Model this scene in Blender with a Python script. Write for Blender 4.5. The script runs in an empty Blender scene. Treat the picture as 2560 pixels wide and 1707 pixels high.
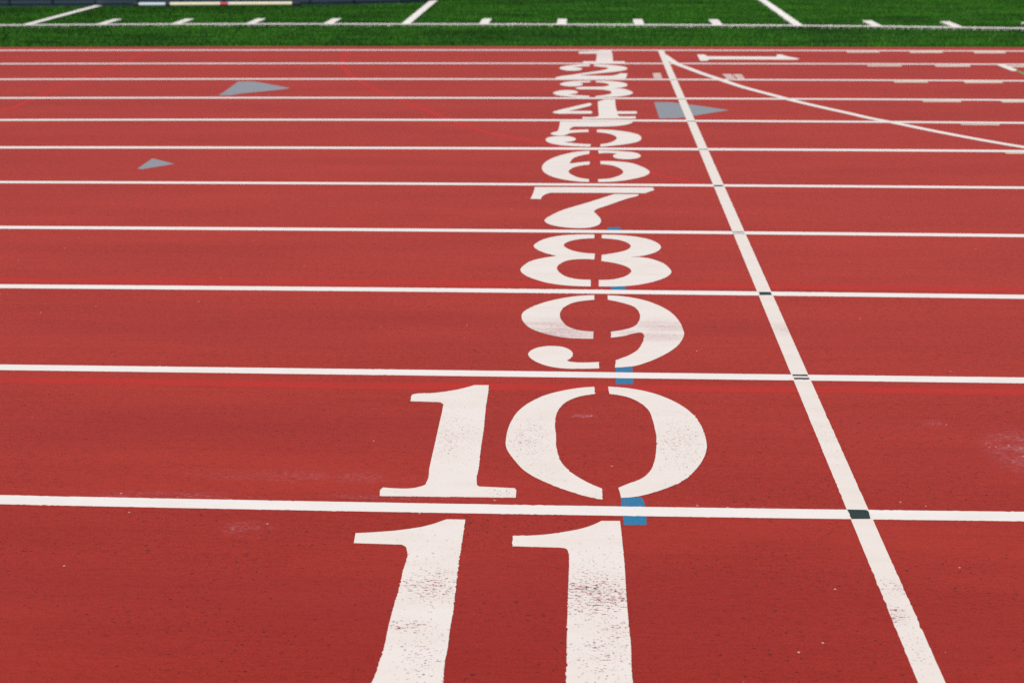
import bpy, bmesh, math, random, json
import numpy as np
from mathutils import Vector, Matrix

# ---------------------------------------------------------------- surveyed outlines (metres)
# X runs along the track (0 = middle of the finish line), Y across it (0 = line between lanes 10 and 11), Z up
DATA = json.loads(r'''{"numbers":{"1":[[[[-0.8154,10.5653,1], [-0.7431,10.5914,0], [-0.6419,10.6236,0], [-0.54,10.6817,1], [-0.4926,10.6821,1], [-0.4891,10.5541,0], [-0.4908,9.8558,1],
[-0.4884,9.8125,1], [-0.3802,9.8137,1], [-0.3819,9.6307,1], [-0.7731,9.6261,1], [-0.7703,9.8093,1], [-0.654,9.8107,1], [-0.6483,9.8541,1], [-0.6369,10.3854,1], [-0.6434,10.4047,1],
[-0.8129,10.4031,1]]]],"2":[[[[-0.7071,9.5923,1], [-0.7874,9.5864,0], [-0.8747,9.5265,0], [-0.9485,9.443,0], [-0.9835,9.3183,0], [-0.9447,9.192,0], [-0.8831,9.1373,0],
[-0.8165,9.1566,0], [-0.7772,9.2408,0], [-0.7989,9.3348,0], [-0.8671,9.3816,1], [-0.7869,9.4354,0], [-0.7112,9.4556,1]], [[-0.6682,9.5927,1], [-0.5683,9.5644,0],
[-0.4634,9.4974,0], [-0.391,9.4115,0], [-0.3711,9.3071,0], [-0.397,9.1852,0], [-0.4594,9.1061,0], [-0.5754,9.0136,0], [-0.7257,8.8996,0], [-0.8029,8.8366,1], [-0.7258,8.8201,0],
[-0.5068,8.832,0], [-0.4638,8.9032,0], [-0.4385,8.9705,1], [-0.379,8.9623,1], [-0.389,8.8161,0], [-0.4044,8.6346,1], [-1.0034,8.6258,1], [-1.0076,8.69,1], [-0.9389,8.804,0],
[-0.8772,8.8532,1], [-0.7855,8.9657,0], [-0.6345,9.1268,0], [-0.5635,9.2296,0], [-0.5418,9.3286,0], [-0.5706,9.3853,0], [-0.6197,9.4182,0],
[-0.672,9.4658,1]]]],"3":[[[[-0.7032,8.4912,1], [-0.784,8.49,0], [-0.8645,8.4597,0], [-0.9326,8.3844,0], [-0.9604,8.2742,0], [-0.9297,8.1946,0], [-0.8729,8.1559,0],
[-0.8112,8.1767,0], [-0.772,8.2651,0], [-0.7922,8.3538,0], [-0.8464,8.353,1], [-0.7837,8.3785,0], [-0.7093,8.4042,1]], [[-0.66,8.4919,1], [-0.5822,8.4931,0], [-0.4683,8.4326,0],
[-0.4132,8.3516,0], [-0.3989,8.2509,0], [-0.4243,8.1434,0], [-0.4817,8.0799,0], [-0.521,8.0598,1], [-0.4603,8.0414,0], [-0.3967,7.9389,0], [-0.3689,7.8078,0], [-0.3983,7.6967,0],
[-0.4703,7.6157,0], [-0.578,7.5743,0], [-0.6717,7.5584,1], [-0.6658,7.6267,1], [-0.609,7.6676,0], [-0.554,7.738,0], [-0.5389,7.8272,0], [-0.5566,7.9172,0], [-0.6055,7.9736,0],
[-0.6994,7.9912,0], [-0.7991,7.9972,0], [-0.83,8.047,1], [-0.8053,8.1176,0], [-0.6708,8.1355,0], [-0.5978,8.1485,0], [-0.5635,8.1965,0], [-0.5511,8.2686,0], [-0.5672,8.3289,0],
[-0.6122,8.3811,0], [-0.6606,8.405,1]], [[-0.717,7.5576,1], [-0.7918,7.5634,0], [-0.8885,7.5975,0], [-0.9648,7.6577,0], [-1.0068,7.7746,0], [-0.98,7.8799,0], [-0.9259,7.9377,0],
[-0.8596,7.9388,0], [-0.8093,7.8301,0], [-0.8306,7.7517,0], [-0.8846,7.7176,1], [-0.8084,7.6641,0], [-0.7195,7.6366,1]]]],"4":[[[[-0.7203,7.2685,1], [-0.7048,7.2417,0],
[-0.7041,7.1611,0], [-0.7795,7.0182,0], [-0.8747,6.8784,1], [-0.7061,6.888,1], [-0.6978,6.822,0], [-0.7065,6.7564,1], [-0.8483,6.7536,0], [-0.958,6.7576,0], [-0.9891,6.8131,0],
[-0.9508,6.9087,0], [-0.8513,7.0658,0]], [[-0.6521,7.338,1], [-0.5957,7.4501,1], [-0.5164,7.4515,1], [-0.5183,6.9748,0], [-0.5153,6.8728,1], [-0.3724,6.8756,1], [-0.3695,6.8129,0],
[-0.3789,6.7568,1], [-0.5105,6.7511,1], [-0.5132,6.6926,0], [-0.4981,6.6412,1], [-0.3852,6.6436,1], [-0.3875,6.5446,1], [-0.7682,6.5219,1], [-0.7694,6.6115,1], [-0.6702,6.6196,0],
[-0.6512,6.6594,1], [-0.6525,6.9722,0]]]],"5":[[[[-0.9294,6.4093,1], [-0.4107,6.4202,1], [-0.4311,6.3406,0], [-0.4928,6.2543,0], [-0.6118,6.2062,0], [-0.7003,6.2008,0],
[-0.83,6.198,1], [-0.8472,6.1456,0], [-0.858,6.053,1], [-0.7998,6.0679,0], [-0.727,6.0831,1], [-0.7272,5.9853,1], [-0.7993,5.967,0], [-0.8509,5.9393,0], [-0.8705,5.8927,0],
[-0.9012,5.843,0], [-0.947,5.8485,0], [-0.9826,5.9066,1], [-0.9723,5.9565,0], [-0.9386,6.0074,1], [-0.9292,6.1958,0]], [[-0.6688,6.081,1], [-0.5845,6.0727,0], [-0.4702,6.0011,0],
[-0.3986,5.9034,0], [-0.3775,5.749,0], [-0.4083,5.6228,0], [-0.4828,5.5382,0], [-0.5941,5.466,0], [-0.6518,5.4377,1], [-0.6509,5.5251,1], [-0.5922,5.5815,0], [-0.5575,5.6598,0],
[-0.5399,5.7548,0], [-0.5538,5.8509,0], [-0.5982,5.9318,0], [-0.6695,5.9799,1]], [[-0.7156,5.4362,1], [-0.7856,5.4495,0], [-0.8956,5.4829,0], [-0.9801,5.5662,0],
[-1.0096,5.6712,0], [-0.9909,5.7764,0], [-0.9406,5.8162,0], [-0.8667,5.8179,0], [-0.8121,5.7263,0], [-0.831,5.6378,0], [-0.8891,5.5992,1], [-0.8192,5.5577,0],
[-0.7131,5.5267,1]]]],"6":[[[[-0.7204,5.2949,1], [-0.7848,5.2731,0], [-0.8801,5.1765,0], [-0.9616,5.0215,0], [-0.997,4.8858,0], [-1.0071,4.7546,0], [-0.9866,4.6031,0],
[-0.9288,4.4697,0], [-0.8492,4.3882,0], [-0.7809,4.3546,0], [-0.7277,4.3444,1], [-0.7266,4.4223,1], [-0.7716,4.4498,0], [-0.8112,4.5092,0], [-0.8391,4.5821,0], [-0.8462,4.6367,0],
[-0.833,4.7206,0], [-0.793,4.799,0], [-0.7215,4.8532,1], [-0.7213,4.9462,1], [-0.773,4.9234,0], [-0.8423,4.8765,1], [-0.8355,4.9703,0], [-0.8103,5.0803,0], [-0.7737,5.1425,0],
[-0.7233,5.1945,1]], [[-0.6665,5.3107,1], [-0.5966,5.3066,0], [-0.5165,5.2854,0], [-0.4375,5.2443,0], [-0.4038,5.1461,0], [-0.4278,5.0623,0], [-0.4864,5.0252,0],
[-0.5485,5.0455,0], [-0.5759,5.1139,0], [-0.5697,5.1644,0], [-0.5477,5.2045,1], [-0.5979,5.226,0], [-0.6647,5.2102,1]], [[-0.6564,4.9613,1], [-0.5762,4.9579,0], [-0.4843,4.9174,0],
[-0.4163,4.8087,0], [-0.3799,4.7069,0], [-0.3702,4.6392,0], [-0.3969,4.5324,0], [-0.4638,4.4461,0], [-0.5483,4.3774,0], [-0.6117,4.3522,0], [-0.6755,4.3458,1], [-0.6749,4.4213,1],
[-0.6151,4.442,0], [-0.565,4.5036,0], [-0.5338,4.5778,0], [-0.5254,4.6527,0], [-0.5354,4.7156,0], [-0.5641,4.7919,0], [-0.6039,4.843,0],
[-0.6574,4.868,1]]]],"7":[[[[-1.0302,4.198,1], [-0.37,4.2048,1], [-0.3669,4.1378,1], [-0.4209,4.055,1], [-0.6863,4.0563,0], [-0.9409,4.0514,1], [-0.9655,4.0115,0],
[-0.9874,3.8894,1], [-1.0441,3.8962,1], [-1.0342,4.0422,0]], [[-0.5889,4.0286,1], [-0.4568,4.0258,1], [-0.4601,3.9977,0], [-0.5129,3.9281,0], [-0.6439,3.7288,0],
[-0.6892,3.6578,0], [-0.7037,3.6025,1], [-0.6858,3.5222,0], [-0.6713,3.4472,0], [-0.6688,3.3935,0], [-0.6867,3.302,0], [-0.7376,3.247,0], [-0.8048,3.2414,0], [-0.864,3.2609,0],
[-0.9244,3.3129,0], [-0.9528,3.385,0], [-0.9459,3.4484,0], [-0.9214,3.5152,0], [-0.8879,3.5932,0], [-0.7333,3.8177,0]]]],"8":[[[[-0.7027,3.1143,1], [-0.7708,3.1105,0],
[-0.8531,3.091,0], [-0.926,3.0381,0], [-0.9726,2.9588,0], [-0.9902,2.8821,0], [-0.9719,2.8144,0], [-0.9264,2.7458,0], [-0.8784,2.7014,1], [-0.9322,2.6695,0], [-0.9885,2.6154,0],
[-1.0202,2.541,0], [-1.0343,2.4546,0], [-1.0134,2.3784,0], [-0.9586,2.2984,0], [-0.8912,2.2407,0], [-0.811,2.2105,0], [-0.7243,2.2029,1], [-0.724,2.3062,1], [-0.7827,2.315,0],
[-0.8272,2.3502,0], [-0.8578,2.4112,0], [-0.8736,2.4953,0], [-0.8568,2.5754,0], [-0.823,2.6281,0], [-0.7769,2.6489,0], [-0.7066,2.6437,1], [-0.7029,2.7498,1], [-0.7499,2.7591,0],
[-0.8092,2.8038,0], [-0.8396,2.8581,0], [-0.8495,2.9026,0], [-0.8349,2.9549,0], [-0.7948,3.0055,0], [-0.7052,3.0383,1]], [[-0.6669,3.1103,1], [-0.5854,3.1043,0],
[-0.5002,3.0731,0], [-0.4372,3.0166,0], [-0.4022,2.944,0], [-0.3932,2.8848,0], [-0.4065,2.8165,0], [-0.4447,2.7534,0], [-0.497,2.7105,0], [-0.5402,2.6971,1], [-0.4787,2.6839,0],
[-0.4054,2.6046,0], [-0.3763,2.5115,0], [-0.3698,2.4411,0], [-0.3874,2.3783,0], [-0.439,2.3021,0], [-0.5142,2.24,0], [-0.5873,2.2114,0], [-0.6901,2.2041,1], [-0.6892,2.3046,1],
[-0.6286,2.316,0], [-0.576,2.3653,0], [-0.5524,2.4143,0], [-0.5446,2.4522,0], [-0.5606,2.5198,0], [-0.6048,2.5762,0], [-0.6749,2.618,1], [-0.6726,2.7263,1], [-0.6126,2.7635,0],
[-0.5604,2.8117,0], [-0.5392,2.8596,0], [-0.534,2.8996,0], [-0.5447,2.9477,0], [-0.5836,3.0038,0], [-0.6693,3.0394,1]]]],"9":[[[[-0.7099,2.0726,1], [-0.7671,2.0619,0],
[-0.8545,2.0157,0], [-0.9328,1.9402,0], [-0.9721,1.8795,0], [-0.9925,1.8345,0], [-0.9985,1.752,0], [-0.9844,1.6802,0], [-0.9588,1.6159,0], [-0.9012,1.549,0], [-0.8293,1.5048,0],
[-0.7171,1.4933,1], [-0.716,1.5818,1], [-0.7719,1.5958,0], [-0.8115,1.6372,0], [-0.8356,1.7019,0], [-0.8474,1.7686,0], [-0.844,1.8489,0], [-0.8284,1.908,0], [-0.7876,1.9692,0],
[-0.711,2.0059,1]], [[-0.6549,2.0719,1], [-0.5911,2.0591,0], [-0.5222,2.0208,0], [-0.4562,1.9445,0], [-0.4098,1.8522,0], [-0.3829,1.7398,0], [-0.3725,1.6204,0], [-0.3721,1.5624,0],
[-0.3839,1.4949,0], [-0.4132,1.4035,0], [-0.4617,1.3144,0], [-0.5205,1.2369,0], [-0.5768,1.1869,0], [-0.642,1.17,1], [-0.6373,1.2513,1], [-0.6011,1.2903,0], [-0.5656,1.3443,0],
[-0.5411,1.4188,0], [-0.5285,1.5,0], [-0.5258,1.5517,0], [-0.5336,1.5756,0], [-0.5582,1.5663,0], [-0.5978,1.5336,0], [-0.6503,1.509,1], [-0.6491,1.5821,1], [-0.6024,1.607,0],
[-0.5587,1.6515,0], [-0.5401,1.7122,0], [-0.531,1.7795,0], [-0.5351,1.8537,0], [-0.5534,1.9174,0], [-0.5935,1.9638,0], [-0.6544,2.0078,1]], [[-0.6986,1.2286,1], [-0.7337,1.2217,0],
[-0.7702,1.2204,0], [-0.8007,1.2267,0], [-0.8146,1.243,1], [-0.7981,1.2738,0], [-0.7923,1.3121,0], [-0.802,1.3553,0], [-0.8307,1.3936,0], [-0.8719,1.404,0], [-0.9156,1.3876,0],
[-0.9457,1.3502,0], [-0.9556,1.3063,0], [-0.9456,1.2637,0], [-0.9163,1.2133,0], [-0.8665,1.1691,0], [-0.818,1.1527,0], [-0.7638,1.152,0],
[-0.6977,1.1589,1]]]],"10":[[[[-1.127,0.9713,1], [-1.0773,0.9731,1], [-1.0752,0.9198,0], [-1.0734,0.7748,0], [-1.0663,0.5511,0], [-1.0649,0.4183,0], [-1.0605,0.2702,0],
[-1.0581,0.1564,0], [-1.0554,0.1401,0], [-1.0476,0.1326,1], [-0.9479,0.1252,1], [-0.942,0.1114,1], [-0.9414,0.061,1], [-1.1213,0.058,0], [-1.323,0.0562,1], [-1.327,0.0719,0],
[-1.3281,0.1032,0], [-1.3239,0.1154,1], [-1.2209,0.1237,0], [-1.2077,0.1362,0], [-1.203,0.1615,0], [-1.2058,0.257,0], [-1.2081,0.3967,0], [-1.212,0.6416,0], [-1.2144,0.7508,0],
[-1.2174,0.7883,0], [-1.226,0.8003,0], [-1.2434,0.8044,1], [-1.3272,0.808,1], [-1.3314,0.8659,1], [-1.32,0.8781,0], [-1.2658,0.888,0], [-1.1991,0.9152,0], [-1.1596,0.9417,0]]],
[[[-0.7157,0.9702,1], [-0.7452,0.9641,0], [-0.8075,0.9377,0], [-0.8755,0.8877,0], [-0.9246,0.823,0], [-0.9617,0.7417,0], [-0.9833,0.6413,0], [-0.992,0.5284,0], [-0.988,0.4253,0],
[-0.9583,0.3276,0], [-0.9182,0.2383,0], [-0.8626,0.1712,0], [-0.7973,0.1136,0], [-0.7395,0.0744,0], [-0.6988,0.0577,1], [-0.6988,0.1315,1], [-0.7394,0.1724,0], [-0.7839,0.2362,0],
[-0.8148,0.3063,0], [-0.8281,0.3716,0], [-0.8357,0.4433,0], [-0.838,0.5258,0], [-0.843,0.6114,0], [-0.8409,0.7005,0], [-0.8304,0.7652,0], [-0.8061,0.8274,0], [-0.7657,0.8742,0],
[-0.7144,0.9005,1]], [[-0.6698,0.9729,1], [-0.6168,0.9648,0], [-0.5319,0.925,0], [-0.467,0.8592,0], [-0.4128,0.7623,0], [-0.3846,0.6551,0], [-0.3748,0.5351,0], [-0.3774,0.4447,0],
[-0.3908,0.3728,0], [-0.422,0.28,0], [-0.4598,0.205,0], [-0.507,0.1496,0], [-0.567,0.1018,0], [-0.6108,0.0781,0], [-0.6467,0.0713,1], [-0.6487,0.1055,0], [-0.6532,0.1389,1],
[-0.6224,0.1699,0], [-0.5862,0.2036,0], [-0.5606,0.2523,0], [-0.5422,0.3283,0], [-0.5317,0.4227,0], [-0.5263,0.5043,0], [-0.5274,0.5801,0], [-0.5324,0.6851,0], [-0.5395,0.7483,0],
[-0.5634,0.8174,0], [-0.5956,0.8641,0], [-0.629,0.889,0], [-0.6657,0.9023,1]]]],"11":[[[[-1.1226,-0.0859,1], [-1.0716,-0.0853,1], [-1.0698,-0.1737,0], [-1.0677,-0.3024,0],
[-1.0641,-0.4576,0], [-1.0599,-0.5953,0], [-1.0593,-0.6882,0], [-1.0573,-0.7376,0], [-1.0576,-0.814,0], [-1.0539,-0.8912,0], [-1.0505,-0.9306,0], [-1.0421,-0.9389,1],
[-0.9272,-0.9469,1], [-0.942,-0.9939,1], [-1.3067,-1.0011,1], [-1.3096,-0.9459,1], [-1.2267,-0.9381,0], [-1.2098,-0.9058,0], [-1.2052,-0.8616,0], [-1.2031,-0.8154,0],
[-1.2017,-0.7339,0], [-1.2032,-0.6942,0], [-1.204,-0.5799,0], [-1.2031,-0.503,0], [-1.2038,-0.3873,0], [-1.2081,-0.2704,0], [-1.213,-0.2546,0], [-1.2262,-0.2423,1],
[-1.2747,-0.241,0], [-1.3519,-0.2389,1], [-1.3567,-0.1799,1], [-1.2993,-0.1709,0], [-1.2558,-0.1611,0], [-1.2069,-0.1443,0], [-1.1615,-0.12,0], [-1.1337,-0.0961,0]]],
[[[-0.7032,-0.0789,1], [-0.6526,-0.0776,1], [-0.6501,-0.1833,0], [-0.6472,-0.3526,0], [-0.647,-0.4969,0], [-0.6453,-0.6252,0], [-0.6431,-0.7397,0], [-0.6447,-0.8152,0],
[-0.6436,-0.8819,0], [-0.6419,-0.9177,0], [-0.6338,-0.9238,1], [-0.529,-0.9301,1], [-0.5322,-0.9765,1], [-0.9076,-0.9883,1], [-0.906,-0.9288,1], [-0.8037,-0.9202,0],
[-0.7897,-0.8978,0], [-0.7883,-0.8577,0], [-0.7876,-0.7839,0], [-0.7884,-0.7166,0], [-0.7884,-0.6156,0], [-0.7884,-0.5082,0], [-0.7878,-0.394,0], [-0.7879,-0.3158,0],
[-0.7898,-0.2724,0], [-0.7973,-0.2474,0], [-0.8162,-0.2431,1], [-0.9367,-0.2403,1], [-0.9383,-0.1784,1], [-0.8647,-0.1708,0], [-0.806,-0.1518,0], [-0.7468,-0.1218,0],
[-0.7169,-0.0954,0]]]]},"side_one":[[0.3339,10.3495,1], [0.4064,10.3502,1], [0.4219,10.2083,1], [1.0779,10.183,1], [1.104,10.3488,1], [1.1419,10.3573,1], [1.1854,10.2081,1],
[1.277,10.035,1], [1.2367,9.9531,1], [0.4221,9.9752,1], [0.389,9.8631,1], [0.3267,9.8585,1]],"grey_arrows":[[[-0.221,7.3256,1], [-0.0853,7.3219,1], [-0.0409,7.2819,1],
[0.1252,7.1406,1], [0.2375,7.0252,1], [0.3168,6.9364,1], [0.2231,6.8625,1], [0.0624,6.7108,1], [-0.0476,6.6087,1], [-0.0935,6.5755,1], [-0.218,6.5657,1]], [[-3.6819,7.6111,1],
[-3.6831,7.7968,1], [-3.6969,8.1333,1], [-3.7097,8.4164,1], [-3.5898,8.4182,1], [-3.4892,8.3391,1], [-3.3395,8.1811,1], [-3.1818,8.0274,1], [-3.2392,7.9447,1], [-3.3522,7.8522,1],
[-3.5092,7.7307,1], [-3.585,7.6225,1]], [[-3.4312,4.6568,1], [-3.4363,4.977,1], [-3.4241,4.9726,1], [-3.25,4.8123,1], [-3.3988,4.6441,1]]],"blue":[[[-0.6387,3.262,1],
[-0.5742,3.2675,1], [-0.573,3.1763,1], [-0.637,3.1744,1]], [[-0.6395,2.211,1], [-0.5782,2.213,1], [-0.5765,2.1308,1], [-0.637,2.1287,1]], [[-0.6387,1.1813,1], [-0.5808,1.1834,1],
[-0.5827,1.0025,1], [-0.6421,1.0003,1]], [[-0.6462,0.0746,1], [-0.5867,0.0769,1], [-0.5849,0.0639,0], [-0.5807,-0.0448,0], [-0.5826,-0.0981,1], [-0.6424,-0.1013,1],
[-0.643,-0.0823,0], [-0.6468,0.0429,0]]],"black":[["V10", [[-0.029,0.018,1], [0.0232,0.0181,1], [0.0261,0.0114,0], [0.026,-0.0146,0], [0.0234,-0.0393,1], [-0.028,-0.042,1],
[-0.0268,-0.0167,0]]], ["V9", [[-0.0259,1.118,1], [0.0261,1.1193,1], [0.0257,1.102,1], [-0.0261,1.1032,1]]], ["V9", [[-0.0254,1.0861,1], [0.0274,1.0859,1], [0.0263,1.0686,1],
[-0.0253,1.0682,1]]], ["V8", [[-0.025,2.1418,1], [0.0255,2.1413,1], [0.0258,2.0974,1], [-0.0256,2.0947,1]]], ["V7", [[-0.0311,3.1879,1], [0.0236,3.1896,1], [0.0239,3.1784,1],
[-0.0307,3.1768,1]]], ["V7", [[-0.0309,3.1549,1], [0.025,3.1566,1], [0.0256,3.1484,1], [-0.0308,3.1459,1]]], ["V6", [[-0.0279,4.2758,1], [0.0257,4.2756,1], [0.0236,4.2406,1],
[-0.0284,4.2392,1]]], ["K5", [[-0.0279,5.3744,1], [0.0268,5.3713,1], [0.0266,5.3494,1], [-0.0279,5.3524,1]]], ["K4", [[-0.0274,6.4474,1], [0.0298,6.4431,1], [0.03,6.4214,1],
[-0.0271,6.4256,1]]], ["K3", [[-0.0291,7.4815,1], [0.0271,7.4792,1], [0.0277,7.4595,1], [-0.0294,7.4618,1]]], ["K2", [[-0.0232,8.5739,1], [0.0364,8.5747,1], [0.0363,8.555,1],
[-0.0233,8.5542,1]]]],"stencil":[[[[-0.1578,9.0034,1], [-0.0882,9.0044,1], [-0.0889,8.6433,1], [-0.1609,8.6423,1]]], [[[0.4497,8.9446,1], [0.5242,8.9457,1], [0.5372,8.5812,1],
[0.4615,8.5565,1]], [[0.537,8.9292,1], [0.6155,8.9386,1], [0.6123,8.6377,1], [0.5542,8.621,1]]]],"dash":[[0, [[1.8163,10.6234,1], [2.1346,10.6262,1], [2.1228,10.5232,1],
[1.8089,10.5202,1]]], [0, [[2.4291,10.6288,1], [2.7484,10.6317,1], [2.7262,10.5031,1], [2.4139,10.5001,1]]], [0, [[3.0455,10.6164,1], [3.3528,10.6192,1], [3.3219,10.4787,1],
[3.0239,10.4759,1]]], [1, [[1.8175,9.5687,1], [2.1266,9.5724,1], [2.1166,9.4783,1], [1.8116,9.4745,1]]], [1, [[2.4273,9.576,1], [2.749,9.5954,1], [2.7247,9.4621,1],
[2.4156,9.4545,1]]], [1, [[3.0822,9.5513,1], [3.3892,9.5731,1], [3.3591,9.4438,1], [3.0617,9.4302,1]]], [2, [[1.838,8.5098,1], [2.1238,8.5141,1], [2.1133,8.4288,1],
[1.834,8.4245,1]]], [2, [[2.4226,8.5186,1], [2.7427,8.5366,1], [2.7222,8.4142,1], [2.4094,8.4055,1]]], [3, [[1.8372,7.4368,1], [2.1298,7.4421,1], [2.1193,7.367,1],
[1.8345,7.3699,1]]], [3, [[2.4335,7.4477,1], [2.7169,7.4748,1], [2.696,7.3641,1], [2.4238,7.3531,1]]], [4, [[1.8618,6.3664,1], [2.13,6.3722,1], [2.1188,6.3189,1],
[1.8605,6.3259,1]]], [5, [[1.8703,5.3079,1], [2.1099,5.3138,1], [2.1002,5.2646,1], [1.8683,5.2631,1]]]],"arc":[[0.0081,10.3104], [0.0525,9.9368], [0.1008,9.5997], [0.1786,9.3232],
[0.2558,9.0366], [0.3433,8.7599], [0.4098,8.5484], [0.5631,8.0915], [0.7023,7.7698], [0.8645,7.3966], [1.0226,7.0849], [1.1752,6.8085], [1.2639,6.6353], [1.429,6.38],
[1.6147,6.0744], [1.8206,5.7714], [2.0421,5.4902], [2.2982,5.203]],"arc2w":[[2.9937,9.645,1], [3.0658,9.624,1], [3.0781,9.4405,0], [3.0761,9.2412,1], [3.0488,9.1722,0],
[3.0132,9.1718,1], [2.999,9.3514,0]],"arc2g":[[3.0761,9.2412,1], [3.0845,9.0712,0], [3.1445,8.6249,1], [3.097,8.4697,1], [3.0399,8.918,0],
[3.0444,9.1722,1]],"red1":[[-5.066,6.0625], [-5.1203,6.7638], [-5.1029,6.9938], [-5.117,7.2944], [-5.115,7.6401], [-5.1396,8.2046], [-5.1211,8.7029], [-5.1004,9.4132],
[-5.1064,9.8284], [-5.1447,10.3346], [-5.1485,10.6017]],"red2":[[-3.0882,10.6539], [-3.1028,10.5191], [-3.0713,10.0357], [-2.9984,9.5253], [-2.8337,8.9182], [-2.606,8.3041],
[-2.3379,7.6882], [-2.1084,7.2383], [-1.7965,6.6291], [-1.4706,6.0443], [-1.1803,5.6964], [-0.9507,5.4867], [-0.6579,5.0316], [-0.3361,4.5762], [-0.2432,4.469], [-0.1303,4.3421],
[-0.0202,4.2086]],"stripe8":[[-3.2887,2.2215], [-3.2002,2.2219], [-1.0591,2.2386], [1.007,2.2175], [1.089,2.2155]],"stripe9":[[-2.7813,0.9633], [-2.7109,0.9647], [-1.5186,0.9536],
[-1.0516,0.9585], [-0.3575,0.9683], [0.6607,0.9716], [0.7268,0.9714]],"lanes":[[[-6.4749,10.6358], [-1.4028,10.7003], [3.3543,10.6615]], [[-6.0607,9.5717], [-1.3564,9.6562],
[3.0708,9.6416]], [[-5.6511,8.5191], [-1.3089,8.5883], [2.7675,8.5506]], [[-5.2337,7.4467], [-1.2611,7.5134], [2.4698,7.4796]], [[-4.8255,6.398], [-1.2144,6.4648],
[2.1763,6.4238]], [[-4.4092,5.3284], [-1.1658,5.3713], [1.879,5.3545]], [[-3.9907,4.2531], [-1.117,4.273], [1.5745,4.2589]], [[-3.5702,3.1726], [-1.147,3.1771], [1.2675,3.1548]],
[[-3.1622,2.1244], [-1.089,2.1278], [0.9772,2.1104]], [[-2.7614,1.0947], [-1.0316,1.0915], [0.6933,1.0893]], [[-2.3319,-0.009], [-0.9925,-0.0155],
[0.3888,-0.0062]]],"edge":[[-6.7968,10.9211], [-4.1415,11.0097], [-1.5,11.0407], [1.0969,11.001], [3.6421,10.9864]],"sideline":[[-7.7426,13.2665], [-6.2179,13.3589],
[-4.6811,13.4082], [-1.6168,13.3824], [1.3721,13.2547], [2.8157,13.1195], [4.2066,12.9256]],"wall":[[-8.7904,15.865], [-7.1522,15.9806], [-5.2785,16.0633], [-4.292,16.1329],
[-3.3234,16.3577], [-3.0062,16.5191], [-2.8875,16.7315]],"dust":[[0.575,0.449,0.156,0.248,0.72], [-1.65,-0.16,0.097,0.074,0.42], [-1.565,0.187,0.466,0.064,0.3],
[-1.923,0.034,0.373,0.049,0.34], [-1.267,0.052,0.393,0.027,0.35], [-0.431,0.014,0.769,0.047,0.15], [-0.751,0.697,0.065,0.028,0.7],
[0.352,0.669,0.076,0.052,0.3]],"wear":[[-1.118,-0.463,0.187,0.205,0.98,0], [-1.159,-0.659,0.14,0.067,0.95,0.04], [-1.107,-0.789,0.152,0.315,0.7,0],
[-0.721,-0.497,0.213,0.279,1.05,0.03], [-0.759,-0.454,0.147,0.071,1.12,0.06], [-0.682,-0.515,0.154,0.081,1.1,0.04], [-0.676,-0.666,0.138,0.112,0.85,0],
[-0.705,-0.772,0.161,0.276,0.78,0], [-1.163,-0.37,0.262,0.379,0.45,0], [-0.709,-0.352,0.241,0.354,0.5,0], [-1.162,0.511,0.187,0.471,0.66,0], [-0.924,0.487,0.173,0.387,0.76,0.02],
[-0.457,0.473,0.184,0.538,0.7,0.02], [-0.987,0.084,0.079,0.083,0.8,0], [-0.878,0.214,0.151,0.118,0.55,0], [-0.874,1.573,0.306,0.238,0.45,1.0], [-0.443,1.664,0.201,0.115,0.5,0.8],
[-0.48,1.528,0.211,0.079,0.4,0.7], [-0.57,1.559,0.091,0.07,0.3,0.7], [-0.607,10.316,0.465,0.532,0,0.35],
[-0.899,4.752,0.358,0.249,0.4,0.05]],"wear_finish":[[0.012,-0.427,0.088,0.105,0.9,0.06], [-0.017,-0.565,0.066,0.098,1.0,0.18], [-0.002,-0.709,0.081,0.223,0.62,0],
[0.015,1.644,0.092,0.113,0.3,0.55], [-0.001,0.588,0.112,0.44,0.45,0]]}''')
random.seed(4)
rng = np.random.default_rng(7)
scene = bpy.context.scene
col = scene.collection

FILM = 0.25     # paint coats are a fraction of a millimetre to two millimetres thick

# ---------------------------------------------------------------- helpers
def tag(o, label=None, cat=None, group=None, kind=None):
    if label: o['label'] = label
    if cat: o['category'] = cat
    if group: o['group'] = group
    if kind: o['kind'] = kind
    return o

def mesh_object(name, verts, faces, mat, parent=None, smooth=False):
    me = bpy.data.meshes.new(name)
    me.from_pydata(verts, [], faces)
    me.update()
    if mat: me.materials.append(mat)
    if smooth:
        for p in me.polygons: p.use_smooth = True
    o = bpy.data.objects.new(name, me)
    col.objects.link(o)
    if parent: o.parent = parent
    return o

def empty(name, loc=(0, 0, 0)):
    o = bpy.data.objects.new(name, None)
    o.empty_display_size = 0.2
    o.location = loc
    col.objects.link(o)
    return o

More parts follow.
